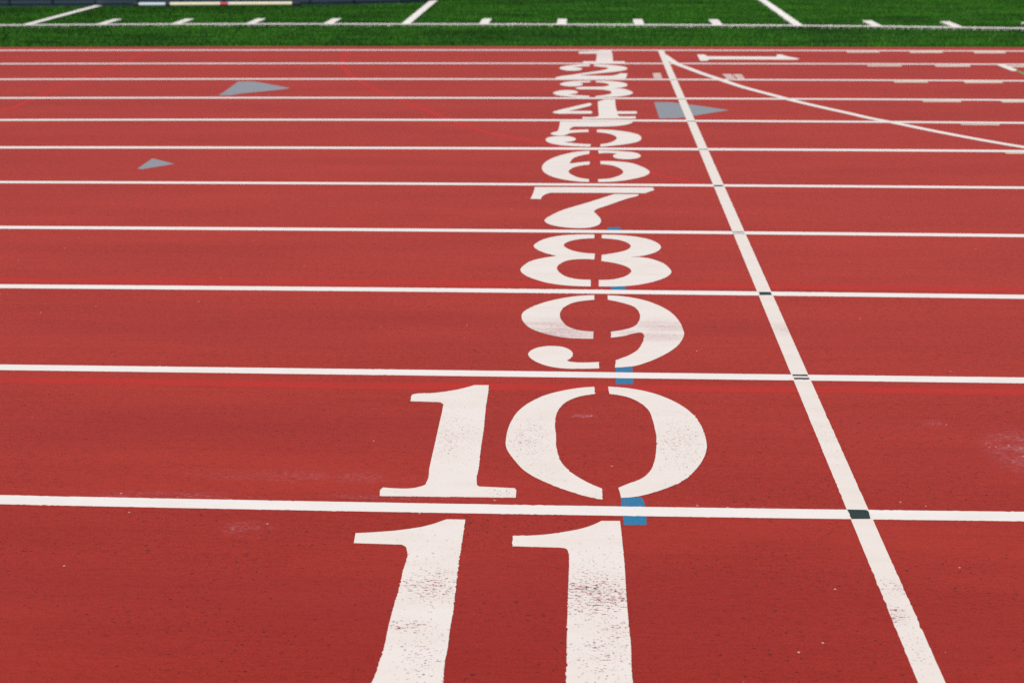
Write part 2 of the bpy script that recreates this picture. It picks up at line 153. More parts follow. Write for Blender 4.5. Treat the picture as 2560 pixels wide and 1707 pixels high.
def smooth_outline(pts, step):
    """closed outline through pts (x, y, corner flag): Catmull-Rom between corners, straight into them"""
    n = len(pts)
    out = []
    for i in range(n):
        p0 = Vector(pts[i - 1][:2]); p1 = Vector(pts[i][:2]); p2 = Vector(pts[(i + 1) % n][:2]); p3 = Vector(pts[(i + 2) % n][:2])
        c1 = pts[i][2]; c2 = pts[(i + 1) % n][2]
        L = (p2 - p1).length
        if L < 1e-6: continue
        def tan(a, b, c):
            d1 = max((b - a).length, 1e-6); d2 = max((c - b).length, 1e-6)
            t = ((b - a) / d1 * d2 + (c - b) / d2 * d1) / (d1 + d2)
            return t
        if c1 and c2:
            m1 = m2 = (p2 - p1)
        else:
            m1 = tan(p0, p1, p2) * L if not c1 else None
            m2 = tan(p1, p2, p3) * L if not c2 else None
            if m1 is None: m1 = 2 * (p2 - p1) - m2 if False else (1.5 * (p2 - p1) - 0.5 * m2)
            if m2 is None: m2 = 1.5 * (p2 - p1) - 0.5 * m1
        k = max(2, int(L / step))
        for j in range(k):
            t = j / k
            h = (2*t**3 - 3*t**2 + 1) * p1 + (t**3 - 2*t**2 + t) * m1 + (-2*t**3 + 3*t**2) * p2 + (t**3 - t**2) * m2
            out.append(h)
    return out

def ragged(pts, amp):
    """a painted edge is never ruler-clean: nudge the points a millimetre or so"""
    out, s = [], 0.0
    for p in pts:
        s = 0.93 * s + 0.07 * random.gauss(0, 3.2)          # crisp stretches and crumbly ones
        k = amp * (0.25 + max(0.0, abs(s) - 0.35) * 1.6)
        out.append((p[0] + random.gauss(0, k), p[1] + random.gauss(0, k)))
    return out

def paint(name, outlines, z, mat, parent=None, step=0.007, amp=0.0007, origin=None):
    """one painted mark: flat film, one n-gon per separate stroke of the stencil"""
    verts, faces = [], []
    ox, oy = origin or (0, 0)
    for ol in outlines:
        ps = ragged(smooth_outline(ol, step), amp)
        b = len(verts)
        verts += [(x - ox, y - oy, z * FILM) for x, y in ps]
        faces.append(list(range(b, len(verts))))
    o = mesh_object(name, verts, faces, mat, parent)
    bm = bmesh.new(); bm.from_mesh(o.data)
    bmesh.ops.recalc_face_normals(bm, faces=bm.faces)
    for f in bm.faces:
        if f.normal.z < 0: f.normal_flip()
    bm.to_mesh(o.data); bm.free()
    if origin and parent is None: o.location = (ox, oy, 0)
    return o

def strip(name, line, width, z, mat, step=0.03, amp=0.0008, curve=True, parent=None):
    """a painted line of even width along a polyline"""
    pts = [Vector(p) for p in line]
    ps = []
    for i in range(len(pts) - 1):
        p1, p2 = pts[i], pts[i + 1]
        p0 = pts[i - 1] if i else p1 * 2 - p2
        p3 = pts[i + 2] if i + 2 < len(pts) else p2 * 2 - p1
        L = (p2 - p1).length
        k = max(1, int(L / step))
        for j in range(k):
            t = j / k
            if curve:
                d0 = max((p1 - p0).length, 1e-6); d2 = max((p3 - p2).length, 1e-6)
                m1 = ((p1 - p0) / d0 * L + (p2 - p1) / L * d0) / (d0 + L) * L
                m2 = ((p2 - p1) / L * d2 + (p3 - p2) / d2 * L) / (d2 + L) * L
                ps.append((2*t**3 - 3*t**2 + 1) * p1 + (t**3 - 2*t**2 + t) * m1 + (-2*t**3 + 3*t**2) * p2 + (t**3 - t**2) * m2)
            else:
                ps.append(p1.lerp(p2, t))
    ps.append(pts[-1])
    verts, faces = [], []
    s, full = 0.0, amp
    for i, p in enumerate(ps):
        a = ps[max(i - 1, 0)]; b = ps[min(i + 1, len(ps) - 1)]
        d = (b - a).normalized(); nrm = Vector((-d.y, d.x))
        s = 0.93 * s + 0.07 * random.gauss(0, 3.2)
        amp = full * (0.25 + max(0.0, abs(s) - 0.35) * 1.6)
        w1 = width / 2 + random.gauss(0, amp); w2 = width / 2 + random.gauss(0, amp)
        q1 = p + nrm * w1; q2 = p - nrm * w2
        verts += [(q1.x, q1.y, z * FILM), (q2.x, q2.y, z * FILM)]
        if i: faces.append((2*i - 2, 2*i - 1, 2*i + 1, 2*i))
    return mesh_object(name, verts, faces, mat, parent)

def box(verts, faces, x0, x1, y0, y1, z0, z1):
    b = len(verts)
    verts += [(x0, y0, z0), (x1, y0, z0), (x1, y1, z0), (x0, y1, z0), (x0, y0, z1), (x1, y0, z1), (x1, y1, z1), (x0, y1, z1)]
    faces += [[b + i for i in f] for f in ((0, 3, 2, 1), (4, 5, 6, 7), (0, 1, 5, 4), (1, 2, 6, 5), (2, 3, 7, 6), (3, 0, 4, 7))]

# ---------------------------------------------------------------- materials
def srgb(r, g, b):
    f = lambda c: (c / 12.92 if c <= 0.04045 else ((c + 0.055) / 1.055) ** 2.4)
    return (f(r / 255), f(g / 255), f(b / 255), 1)

class Nodes:
    def __init__(s, name):
        s.m = bpy.data.materials.new(name); s.m.use_nodes = True
        s.t = s.m.node_tree; s.t.nodes.clear()
        s.out = s.new('ShaderNodeOutputMaterial')
        s.b = s.new('ShaderNodeBsdfPrincipled')
        s.link(s.b.outputs[0], s.out.inputs[0])
        s.pos = s.new('ShaderNodeNewGeometry').outputs['Position']
    def new(s, t, **k):
        n = s.t.nodes.new(t)
        for a, v in k.items(): setattr(n, a, v)
        return n
    def link(s, a, b): s.t.links.new(a, b)
    def set(s, sock, v):
        if hasattr(v, 'is_linked') or isinstance(v, bpy.types.NodeSocket): s.link(v, sock)
        else: sock.default_value = v
    def math(s, op, a, b=0.0, c=None, clamp=False):
        n = s.new('ShaderNodeMath', operation=op, use_clamp=clamp)
        s.set(n.inputs[0], a); s.set(n.inputs[1], b)
        if c is not None: s.set(n.inputs[2], c)
        return n.outputs[0]
    def scaled(s, sx, sy, sz=1.0, off=(0, 0, 0)):
        n = s.new('ShaderNodeMapping'); s.link(s.pos, n.inputs[0])
        n.inputs['Scale'].default_value = (sx, sy, sz); n.inputs['Location'].default_value = off
        return n.outputs[0]
    def noise(s, vec, scale=1.0, detail=2.0, rough=0.5):
        n = s.new('ShaderNodeTexNoise'); s.link(vec, n.inputs['Vector'])
        n.inputs['Scale'].default_value = scale; n.inputs['Detail'].default_value = detail; n.inputs['Roughness'].default_value = rough
        return n.outputs['Fac']
    def ramp(s, fac, a, b, va=0.0, vb=1.0):
        n = s.new('ShaderNodeMapRange', interpolation_type='SMOOTHSTEP')
        s.set(n.inputs['Value'], fac)
        s.set(n.inputs['From Min'], a); s.set(n.inputs['From Max'], b)
        s.set(n.inputs['To Min'], va); s.set(n.inputs['To Max'], vb)
        return n.outputs[0]
    def mix(s, fac, a, b, mode='MIX'):
        n = s.new('ShaderNodeMix', data_type='RGBA', blend_type=mode)
        s.set(n.inputs[0], fac)
        for i, v in ((6, a), (7, b)):
            if isinstance(v, tuple): n.inputs[i].default_value = v
            else: s.link(v, n.inputs[i])
        return n.outputs[2]
    def xyz(s):
        n = s.new('ShaderNodeSeparateXYZ'); s.link(s.pos, n.inputs[0]); return n.outputs
    def blob(s, x, y, rx, ry):
        """1 inside an oval on the ground, fading to 0 at its rim"""
        X, Y, _ = s.xyz()
        dx = s.math('DIVIDE', s.math('SUBTRACT', X, x), rx); dy = s.math('DIVIDE', s.math('SUBTRACT', Y, y), ry)
        d = s.math('SQRT', s.math('ADD', s.math('MULTIPLY', dx, dx), s.math('MULTIPLY', dy, dy)))
        return s.ramp(d, 0.0, 1.0, 1.0, 0.0)
    def bump(s, h, strength, dist):
        n = s.new('ShaderNodeBump'); n.inputs['Strength'].default_value = strength; n.inputs['Distance'].default_value = dist
        s.link(h, n.inputs['Height']); s.link(n.outputs[0], s.b.inputs['Normal'])
    def done(s, color, rough=0.7, spec=0.4, sheen=0.0, tint=(1, 1, 1, 1), srough=0.5):
        s.set(s.b.inputs['Base Color'], color)
        s.set(s.b.inputs['Roughness'], rough); s.set(s.b.inputs['Specular IOR Level'], spec)
        s.b.inputs['Sheen Weight'].default_value = sheen; s.b.inputs['Sheen Tint'].default_value = tint; s.b.inputs['Sheen Roughness'].default_value = srough
        return s.m

LANE = 1.0668
def grain_nodes(n):
    """rubber granules rolled out along the track: fine grain stretched a little along X, faint ridges"""
    g1 = n.noise(n.scaled(170, 260), 1.0, 2.5, 0.65)
    g2 = n.noise(n.scaled(38, 95), 1.0, 2.0, 0.6)
    return g1, g2

def track_material():
    n = Nodes('red_rubber')
    X, Y, Z = n.xyz()
    g1, g2 = grain_nodes(n)
    base = (0.365, 0.022, 0.014, 1); light = (0.495, 0.042, 0.027, 1); deep = (0.230, 0.010, 0.007, 1)
    c = n.mix(n.ramp(g1, 0.32, 0.68), deep, light)
    c = n.mix(0.12, c, base)
    clump = n.ramp(g2, 0.34, 0.68)
    c = n.mix(n.math('MULTIPLY', clump, 0.30), c, light)
    c = n.mix(n.ramp(g2, 0.50, 0.30, 0.0, 0.42), c, deep)
    roll = n.noise(n.scaled(10, 105, off=(2, 5, 0)), 1.0, 2.0, 0.6)
    c = n.mix(n.ramp(roll, 0.52, 0.72, 0.0, 0.35), c, deep)
    # light falloff put into the colour: rubber darkens toward the camera, broken by noise
    falloff = n.math('ADD', Y, n.math('MULTIPLY', n.noise(n.scaled(0.25, 0.7, off=(6, 2, 0)), 1.0, 3.0), 1.6))
    c = n.mix(n.ramp(falloff, -1.0, 3.4, 0.55, 0.0), c, (0.215, 0.007, 0.005, 1))
    # mottling: lengthwise rolls and blotches
    big = n.noise(n.scaled(0.55, 2.6), 1.0, 3.0, 0.55)
    c = n.mix(n.ramp(big, 0.42, 0.70, 0.0, 0.24), c, light)
    c = n.mix(n.ramp(big, 0.48, 0.28, 0.0, 0.20), c, deep)
    ridg = n.noise(n.scaled(1.6, 30), 1.0, 2.0, 0.6)
    c = n.mix(n.ramp(ridg, 0.45, 0.75, 0.0, 0.22), c, deep)
    # runners polish the middle of every lane darker
    mid = n.math('COSINE', n.math('MULTIPLY', Y, 2 * math.pi / LANE))
    mid = n.ramp(mid, 0.2, -1.0, 0.0, 1.0)
    wob = n.ramp(n.noise(n.scaled(0.8, 3.0, off=(3, 7, 0)), 1.0, 2.0), 0.3, 0.7)
    near = n.ramp(Y, 3.5, 1.6, 0.25, 1.0)
    c = n.mix(n.math('MULTIPLY', n.math('MULTIPLY', mid, wob), n.math('MULTIPLY', near, 0.30)), c, (0.27, 0.017, 0.019, 1))
    # scuffs: small dark pits drawn out along X
    pit = n.noise(n.scaled(62, 125, off=(1, 2, 0)), 1.0, 1.0, 0.5)
    pmask = n.ramp(n.noise(n.scaled(2.2, 4.0, off=(9, 3, 0)), 1.0, 2.0), 0.38, 0.62)
    pf = n.ramp(n.math('ADD', pit, n.math('MULTIPLY', pmask, 0.055)), 0.72, 0.76)
    c = n.mix(n.math('MULTIPLY', pf, 0.9), c, (0.040, 0.008, 0.010, 1))
    # pale crumbs
    vor = n.new('ShaderNodeTexVoronoi'); n.link(n.scaled(15, 15), vor.inputs['Vector']); vor.inputs['Scale'].default_value = 1.0
    rnd = n.new('ShaderNodeSeparateColor'); n.link(vor.outputs['Color'], rnd.inputs[0])
    crumb = n.math('MULTIPLY', n.ramp(vor.outputs['Distance'], 0.055, 0.03), n.ramp(rnd.outputs[0], 0.87, 0.88))
    c = n.mix(n.math('MULTIPLY', crumb, 0.75), c, (0.75, 0.52, 0.46, 1))
    # white line dust walked into the rubber
    dust = None
    for (x, y, rx, ry, k) in DATA['dust']:
        b = n.math('MULTIPLY', n.blob(x, y, rx, ry), k)
        dust = b if dust is None else n.math('MAXIMUM', dust, b)
    dn = n.noise(n.scaled(60, 150, off=(4, 4, 0)), 1.0, 3.0, 0.7)
    dn2 = n.noise(n.scaled(9, 22, off=(4, 1, 0)), 1.0, 2.0, 0.6)
    df = n.math('MULTIPLY', dust, n.math('MULTIPLY', n.ramp(dn, 0.42, 0.75), n.ramp(dn2, 0.3, 0.65)))
    c = n.mix(df, c, (0.62, 0.42, 0.50, 1))
    vor2 = n.new('ShaderNodeTexVoronoi'); n.link(n.scaled(48, 60), vor2.inputs['Vector']); vor2.inputs['Scale'].default_value = 1.0
    rnd2 = n.new('ShaderNodeSeparateColor'); n.link(vor2.outputs['Color'], rnd2.inputs[0])
    chance = n.math('MULTIPLY', dust, 0.42)
    hit = n.math('GREATER_THAN', chance, rnd2.outputs[0])
    dots = n.math('MULTIPLY', n.ramp(vor2.outputs['Distance'], 0.20, 0.10), hit)
    c = n.mix(n.math('MULTIPLY', dots, 0.7), c, (0.78, 0.62, 0.62, 1))
    n.bump(n.math('ADD', n.math('MULTIPLY', g1, 0.7), n.math('MULTIPLY', g2, 0.6)), 0.35, 0.004)
    return n.done(c, 0.65, 0.06, 0.17, (1.0, 0.42, 0.34, 1), 0.6)

def red_paint_material(name, color, keep):
    """old marks painted over in a fresher red: the rubber's grain still shows"""
    n = Nodes(name)
    g1, g2 = grain_nodes(n)
    d = tuple(v * 0.72 for v in color[:3]) + (1,)
    c = n.mix(n.ramp(g1, 0.3, 0.7), d, color)
    worn = n.ramp(n.noise(n.scaled(3, 25), 1.0, 3.0, 0.6), 0.35, 0.7, 0.0, keep)
    c = n.mix(worn, c, (0.34, 0.022, 0.016, 1))
    n.bump(g1, 0.3, 0.004)
    return n.done(c, 0.65, 0.06, 0.17, (1.0, 0.42, 0.34, 1), 0.6)

def white_paint_material(name, color, wear):
    """track paint; wear = list of (Y centre, half width, flaking, haze): where feet cross the mark in the middle of a lane"""
    n = Nodes(name)
    X, Y, Z = n.xyz()
    soft = n.noise(n.scaled(5, 12), 1.0, 3.0, 0.6)
    c = n.mix(n.ramp(soft, 0.3, 0.75, 0.0, 0.6), color, tuple(v * f for v, f in zip(color[:3], (0.93, 0.90, 0.86))) + (1,))
    grit = n.noise(n.scaled(140, 240), 1.0, 2.0, 0.6)
    c = n.mix(n.ramp(grit, 0.55, 0.8, 0.0, 0.16), c, (0.45, 0.36, 0.33, 1))
    fl = hz = None
    for (xc, yc, rx, ry, f, h) in wear:
        band = n.blob(xc, yc, rx, ry)
        a = n.math('MULTIPLY', band, f); b = n.math('MULTIPLY', band, h)
        fl = a if fl is None else n.math('MAXIMUM', fl, a)
        hz = b if hz is None else n.math('MAXIMUM', hz, b)
    if fl is not None:
        patch = n.noise(n.scaled(9, 20, off=(2, 8, 0)), 1.0, 3.0, 0.6)
        boost = n.math('MULTIPLY', fl, n.math('ADD', 0.10, n.math('MULTIPLY', patch, 0.17)))
        streaks = n.noise(n.scaled(48, 150, off=(5, 1, 0)), 1.0, 3.0, 0.72)
        specks = n.noise(n.scaled(115, 190, off=(7, 3, 0)), 1.0, 1.0, 0.5)
        f1 = n.ramp(n.math('ADD', streaks, boost), 0.735, 0.775)
        f2 = n.ramp(n.math('ADD', specks, n.math('MULTIPLY', boost, 0.80)), 0.745, 0.785, 0.0, 0.8)
        flake = n.math('MAXIMUM', f1, f2)
        hn = n.noise(n.scaled(70, 170, off=(8, 8, 0)), 1.0, 3.0, 0.75)
        hn2 = n.noise(n.scaled(4, 26, off=(1, 8, 0)), 1.0, 3.0, 0.6)
        haze = n.math('MULTIPLY', hz, n.math('MULTIPLY', n.ramp(hn, 0.30, 0.66), n.ramp(hn2, 0.25, 0.68, 0.25, 1.0)))
        c = n.mix(haze, c, (0.42, 0.17, 0.19, 1))
        chip = n.mix(n.ramp(n.noise(n.scaled(22, 40), 1.0, 1.0), 0.50, 0.66), (0.26, 0.022, 0.045, 1), (0.085, 0.040, 0.046, 1))
        c = n.mix(flake, c, chip)
    n.bump(grit, 0.06, 0.002)
    return n.done(c, 0.65, 0.2)

def plain_paint_material(name, a, b, rough=0.65, worn=0.0):
    n = Nodes(name)
    g = n.noise(n.scaled(150, 240), 1.0, 2.5, 0.65)
    s = n.noise(n.scaled(6, 12), 1.0, 3.0, 0.6)
    c = n.mix(n.ramp(g, 0.3, 0.7), a, b)
    c = n.mix(n.ramp(s, 0.35, 0.75, 0.0, 0.35), c, b)
    if worn:
        w = n.noise(n.scaled(45, 110, off=(3, 3, 0)), 1.0, 3.0, 0.65)
        c = n.mix(n.ramp(w, 0.62 - worn * 0.2, 0.70 - worn * 0.1, 0.0, 0.85), c, (0.30, 0.035, 0.035, 1))
    n.bump(g, 0.25, 0.003)
    return n.done(c, rough, 0.35)

WEAR = [tuple(w) for w in DATA['wear']]
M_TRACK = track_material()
M_NUM = white_paint_material('numeral_paint', (0.81, 0.745, 0.685, 1), WEAR)
M_FIN = white_paint_material('finish_paint', (0.80, 0.735, 0.67, 1), [tuple(w) for w in DATA['wear_finish']])
M_LINE = white_paint_material('lane_line_paint', (0.83, 0.79, 0.745, 1), [])
M_DASH = white_paint_material('cream_paint', (0.70, 0.57, 0.45, 1), [])
M_ARC = white_paint_material('arc_paint', (0.83, 0.77, 0.71, 1), [])
M_GHOST = plain_paint_material('scrubbed_paint', (0.62, 0.45, 0.40, 1), (0.70, 0.55, 0.50, 1), 0.7, 0.5)
M_GREY = plain_paint_material('grey_paint', (0.225, 0.238, 0.256, 1), (0.310, 0.324, 0.344, 1))
M_BLUE = plain_paint_material('blue_paint', (0.014, 0.165, 0.32, 1), (0.024, 0.215, 0.39, 1), 0.6, 0.38)
M_BLACK = plain_paint_material('black_green_paint', (0.020, 0.034, 0.028, 1), (0.036, 0.050, 0.042, 1), 0.55)
M_GREENP = plain_paint_material('green_paint', (0.16, 0.24, 0.06, 1), (0.22, 0.30, 0.09, 1))
M_STRIPE = red_paint_material('bright_red_cover', (0.53, 0.022, 0.016, 1), 0.5)
M_FAINT = red_paint_material('faint_red_cover', (0.58, 0.022, 0.017, 1), 0.45)

# ---------------------------------------------------------------- setting: ground, track, turf
gm = Nodes('bare_ground')
gc = gm.mix(gm.noise(gm.scaled(0.4, 0.4), 1.0, 4.0), (0.05, 0.08, 0.035, 1), (0.09, 0.10, 0.06, 1))
M_GROUND = gm.done(gc, 0.9, 0.2)
tag(mesh_object('ground', [(-600, -600, -0.12), (600, -600, -0.12), (600, 600, -0.12), (-600, 600, -0.12)], [(0, 1, 2, 3)], M_GROUND), kind='structure')

edge = DATA['edge']
def on_line(line, x):
    if x <= line[0][0]: return line[0][1]
    for (xa, ya), (xb, yb) in zip(line, line[1:]):
        if x <= xb: return ya + (yb - ya) * (x - xa) / (xb - xa)
    return line[-1][1]
pts = [(-70, edge[0][1])] + [(x, on_line(edge, x)) for x in np.linspace(-9, 6, 61)] + [(70, edge[-1][1])]
V, F = [], []
for x, y in pts: V += [(x, -7.5, 0), (x, y, 0), (x, y, -0.10), (x, -7.5, -0.10)]
for i in range(len(pts) - 1):
    a, b = 4 * i, 4 * i + 4
    F += [(a, b, b + 1, a + 1), (a + 1, b + 1, b + 2, a + 2), (a + 3, b + 3, b, a)]
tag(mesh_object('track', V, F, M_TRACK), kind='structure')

tm = Nodes('turf_backing')
tn = tm.noise(tm.scaled(3, 9), 1.0, 4.0, 0.6)
M_TURF = tm.done(tm.mix(tn, (0.010, 0.038, 0.006, 1), (0.022, 0.075, 0.012, 1)), 0.9, 0.15)
TURF_Z = -0.034
V, F = [], []
for x, y in pts: V += [(x, y + 0.002, TURF_Z), (x, 75, TURF_Z)]
for i in range(len(pts) - 1): F.append((2*i, 2*i + 2, 2*i + 3, 2*i + 1))
tag(mesh_object('turf', V, F, M_TURF), kind='structure')

# ---------------------------------------------------------------- field lines: where the turf's fibres are white
side = DATA['sideline']
YARD = [-7.44, -2.888, 1.725, 6.3]
SIDE_W = 0.105
LINE_W = 0.105
hash_x = [-8.35, -6.555, -5.655, -4.76, -3.82, -1.955, -1.03, -0.115, 0.80, 2.615, 3.505, 4.42, 5.36]
hash_len = 0.62
wall = DATA['wall']
def side_y(x): return on_line(side, x)
def in_side(x, y): return abs(y - side_y_v(x)) < SIDE_W / 2
side_y_v = np.vectorize(lambda x: on_line(side, x))
def wall_y(x):
    return on_line(wall, x) if x < wall[-1][0] else 40.0
wall_y_v = np.vectorize(wall_y)

def blades(x, y, zt, w, lean, name, mat):
    """one mesh of upright plastic fibres: narrow triangles with their foot in the backing"""
    n = len(x)
    ang = rng.uniform(0, 2 * np.pi, n); h = zt
    dx, dy = np.cos(ang) * w, np.sin(ang) * w
    la = rng.uniform(0, 2 * np.pi, n); ll = rng.uniform(0, lean, n)
    co = np.zeros((n, 3, 3), dtype=np.float32)
    co[:, 0] = np.stack([x - dx, y - dy, np.full(n, TURF_Z - 0.001)], 1)
    co[:, 1] = np.stack([x + dx, y + dy, np.full(n, TURF_Z - 0.001)], 1)
    co[:, 2] = np.stack([x + np.cos(la) * ll, y + np.sin(la) * ll, h], 1)
    me = bpy.data.meshes.new(name)
    me.vertices.add(3 * n); me.vertices.foreach_set('co', co.ravel())
    me.loops.add(3 * n); me.loops.foreach_set('vertex_index', np.arange(3 * n, dtype=np.int32))
    me.polygons.add(n); me.polygons.foreach_set('loop_start', np.arange(0, 3 * n, 3, dtype=np.int32))
    me.update(calc_edges=True)
    me.materials.append(mat)
    o = bpy.data.objects.new(name, me); col.objects.link(o)
    return o

def fibre_material(name, lo, hi, streak, deep):
    n = Nodes(name)
    geo = n.new('ShaderNodeNewGeometry')
    c = n.mix(geo.outputs['Random Per Island'], lo, hi)
    bands = n.noise(n.scaled(0.8, 5.0), 1.0, 5.0, 0.66)
    c = n.mix(n.ramp(bands, 0.42, 0.60, 0.0, streak), c, deep)
    broad = n.noise(n.scaled(0.22, 0.5, off=(3, 1, 0)), 1.0, 2.0, 0.5)
    c = n.mix(n.ramp(broad, 0.5, 0.68, 0.0, streak * 0.6), c, deep)
    n.set(n.b.inputs['Base Color'], c)
    n.b.inputs['Roughness'].default_value = 0.55
    n.b.inputs['Specular IOR Level'].default_value = 0.10
    return n.m
M_FIB = fibre_material('green_fibre', (0.034, 0.145, 0.010, 1), (0.058, 0.225, 0.017, 1), 0.78, (0.012, 0.050, 0.006, 1))
M_WFIB = fibre_material('white_fibre', (0.78, 0.74, 0.69, 1), (0.88, 0.84, 0.80, 1), 0.25, (0.68, 0.68, 0.60, 1))

N = 420000
gx = rng.uniform(-11.5, 7.5, N); gy = rng.uniform(10.85, 19.5, N)
ey = np.vectorize(lambda x: on_line(edge, x))(gx)
keep = gy > ey + 0.004
sy = side_y_v(gx)
on_side = np.abs(gy - sy) < SIDE_W / 2
def slope_y(y): return 0.0
on_yard = np.zeros(N, bool); which = np.full(N, -1)
for i, yx in enumerate(YARD):
    m = (np.abs(gx - yx) < LINE_W / 2) & (gy > sy + SIDE_W / 2)
    on_yard |= m; which[m] = i
on_hash = np.zeros(N, bool); hwhich = np.full(N, -1)
for i, hx in enumerate(hash_x):
    m = (np.abs(gx - hx) < LINE_W / 2 + 0.004) & (gy > sy + SIDE_W / 2) & (gy < sy + SIDE_W / 2 + hash_len)
    on_hash |= m; hwhich[m] = i
green = keep & ~on_side & ~on_yard & ~on_hash
k = int(green.sum())
patchy = 0.5 + 0.5 * np.sin(gx * 1.7 + np.sin(gy * 2.3) * 1.5)
top = rng.normal(-0.004, 0.005, N) + 0.004 * (patchy - 0.5)
g = blades(gx[green], gy[green], top[green], rng.uniform(0.003, 0.006, k), 0.022, 'artificial_grass', M_FIB)
tag(g, 'short bright green artificial grass beyond the red track', 'grass', kind='stuff')

def white_line(name, x0, x1, f_y0, f_y1, label, cat, group=None, dens=5200):
    """a line in the turf: white fibres plus a strip of white backing under them"""
    area = (x1 - x0) * 0.5 * ((f_y1(x0) - f_y0(x0)) + (f_y1(x1) - f_y0(x1)))
    n = int(area * dens)
    x = rng.uniform(x0, x1, n)
    a = np.array([f_y0(v) for v in x]); b = np.array([f_y1(v) for v in x])
    y = a + (b - a) * rng.uniform(0, 1, n)
    o = blades(x, y, rng.normal(-0.003, 0.004, n), rng.uniform(0.004, 0.008, n), 0.008, name, M_WFIB)
    bm = bmesh.new(); bm.from_mesh(o.data)
    xs = np.linspace(x0, x1, max(2, int((x1 - x0) / 0.25)))
    rows = [(bm.verts.new((v, f_y0(v), TURF_Z + 0.025)), bm.verts.new((v, f_y1(v), TURF_Z + 0.025))) for v in xs]
    for (p, q), (r, s) in zip(rows, rows[1:]): bm.faces.new((p, r, s, q))
    bm.to_mesh(o.data); bm.free()
    return tag(o, label, cat, group)

white_line('sideline', -11.5, 7.5, lambda x: side_y(x) - SIDE_W / 2, lambda x: side_y(x) + SIDE_W / 2,
           'thin white sideline running the whole width of the green turf', 'sideline', dens=9000)
YL = ['white yard line ending at the blue mat left of the crossbar', 'white yard line rising to the rounded corner of the blue mat',
      'white yard line on open grass, beyond the curved start line', None]
for yx, lab in zip(YARD, YL):
    if lab is None: continue
    ytop = min(wall_y(yx) - 0.03, 19.4)
    white_line('yard_line', yx - LINE_W / 2, yx + LINE_W / 2, lambda x: side_y(x) + SIDE_W / 2, lambda x, t=ytop: t, lab, 'yard line', 'yard lines across the turf')
HL = {-6.555: 'white hash mark next to the yard line left of the crossbar', -5.655: 'second short white hash mark rightwards from the yard line left of the crossbar',
      -4.76: 'third short white hash mark rightwards from the yard line left of the crossbar', -3.82: 'short white hash mark just left of the yard line at the mat corner',
      -1.955: 'short white hash mark just right of the yard line at the mat corner', -1.03: 'short white hash mark straight behind the painted number 1',
      -0.115: 'upright looking short white hash mark straight behind the finish line', 0.80: 'short white hash mark just left of the yard line on open grass',
      2.615: 'short white hash mark just right of the yard line on open grass', 3.505: 'second short white hash mark right of the yard line on open grass',
      4.42: 'short white hash mark cut by the right edge of the photo'}
for hx in hash_x:
    if hx not in HL: continue
    white_line('hash_mark', hx - LINE_W / 2 - 0.004, hx + LINE_W / 2 + 0.004, lambda x: side_y(x) + SIDE_W / 2, lambda x: side_y(x) + SIDE_W / 2 + hash_len,
               HL[hx], 'hash mark', 'short hash marks along the sideline', dens=6500)

# ---------------------------------------------------------------- padded mat and bar beyond the turf
mm = Nodes('slate_vinyl')
vs = mm.noise(mm.scaled(2.5, 2.5, 9), 1.0, 3.0, 0.6)
M_VINYL = mm.done(mm.mix(vs, (0.012, 0.025, 0.042, 1), (0.021, 0.040, 0.060, 1)), 0.5, 0.4)
mb = Nodes('pale_hem'); M_HEM = mb.done((0.026, 0.048, 0.070, 1), 0.5, 0.4)
ms = Nodes('dark_seam'); M_SEAM = ms.done((0.010, 0.020, 0.030, 1), 0.7, 0.3)

front = [(-12.5, 15.72)] + [tuple(p) for p in wall[:-1]] + [(-2.885, 16.70), (-2.82, 16.95), (-2.80, 17.3), (-2.80, 19.2)]
back = [(-12.5, 19.2)]
mat_root = empty('landing_mat', (-7.5, 17.4, TURF_Z))
tag(mat_root, 'long low dark slate blue padded mat at the top edge of the photo', 'mat')
MAT_H = 0.62
def rel(p, z): return (p[0] + 7.5, p[1] - 17.4, z)
fp = []
for a, b in zip(front, front[1:]):
    kk = max(1, int((Vector(b) - Vector(a)).length / 0.15))
    for j in range(kk): fp.append(tuple(Vector(a).lerp(Vector(b), j / kk)))
fp.append(front[-1])
V, F = [], []
prof = [(0.0, 0.0), (0.0, 0.05), (-0.012, 0.14), (-0.018, 0.30), (-0.012, 0.50), (0.02, 0.58), (0.07, MAT_H)]
for i, p in enumerate(fp):
    a = Vector(fp[max(i - 1, 0)]); b = Vector(fp[min(i + 1, len(fp) - 1)])
    d = (b - a).normalized(); nin = Vector((-d.y, d.x))
    for off, z in prof:
        q = Vector(p) + nin * off
        V.append(rel(q, z))
np_ = len(prof)
for i in range(len(fp) - 1):
    for j in range(np_ - 1):
        a = i * np_ + j
        F.append((a, a + np_, a + np_ + 1, a + 1))
topring = [i * np_ + np_ - 1 for i in range(len(fp))]
V += [rel((-12.5, 19.2), MAT_H), rel((-12.5, 19.2), 0)]
F.append(topring + [len(V) - 2])
F.append([0, 1, 2, 3, 4, 5, 6, len(V) - 2, len(V) - 1][::-1])
F.append([(len(fp) - 1) * np_ + j for j in range(np_)] + [len(V) - 2, len(V) - 1])
mesh_object('cover', V, F, M_VINYL, mat_root, smooth=False)
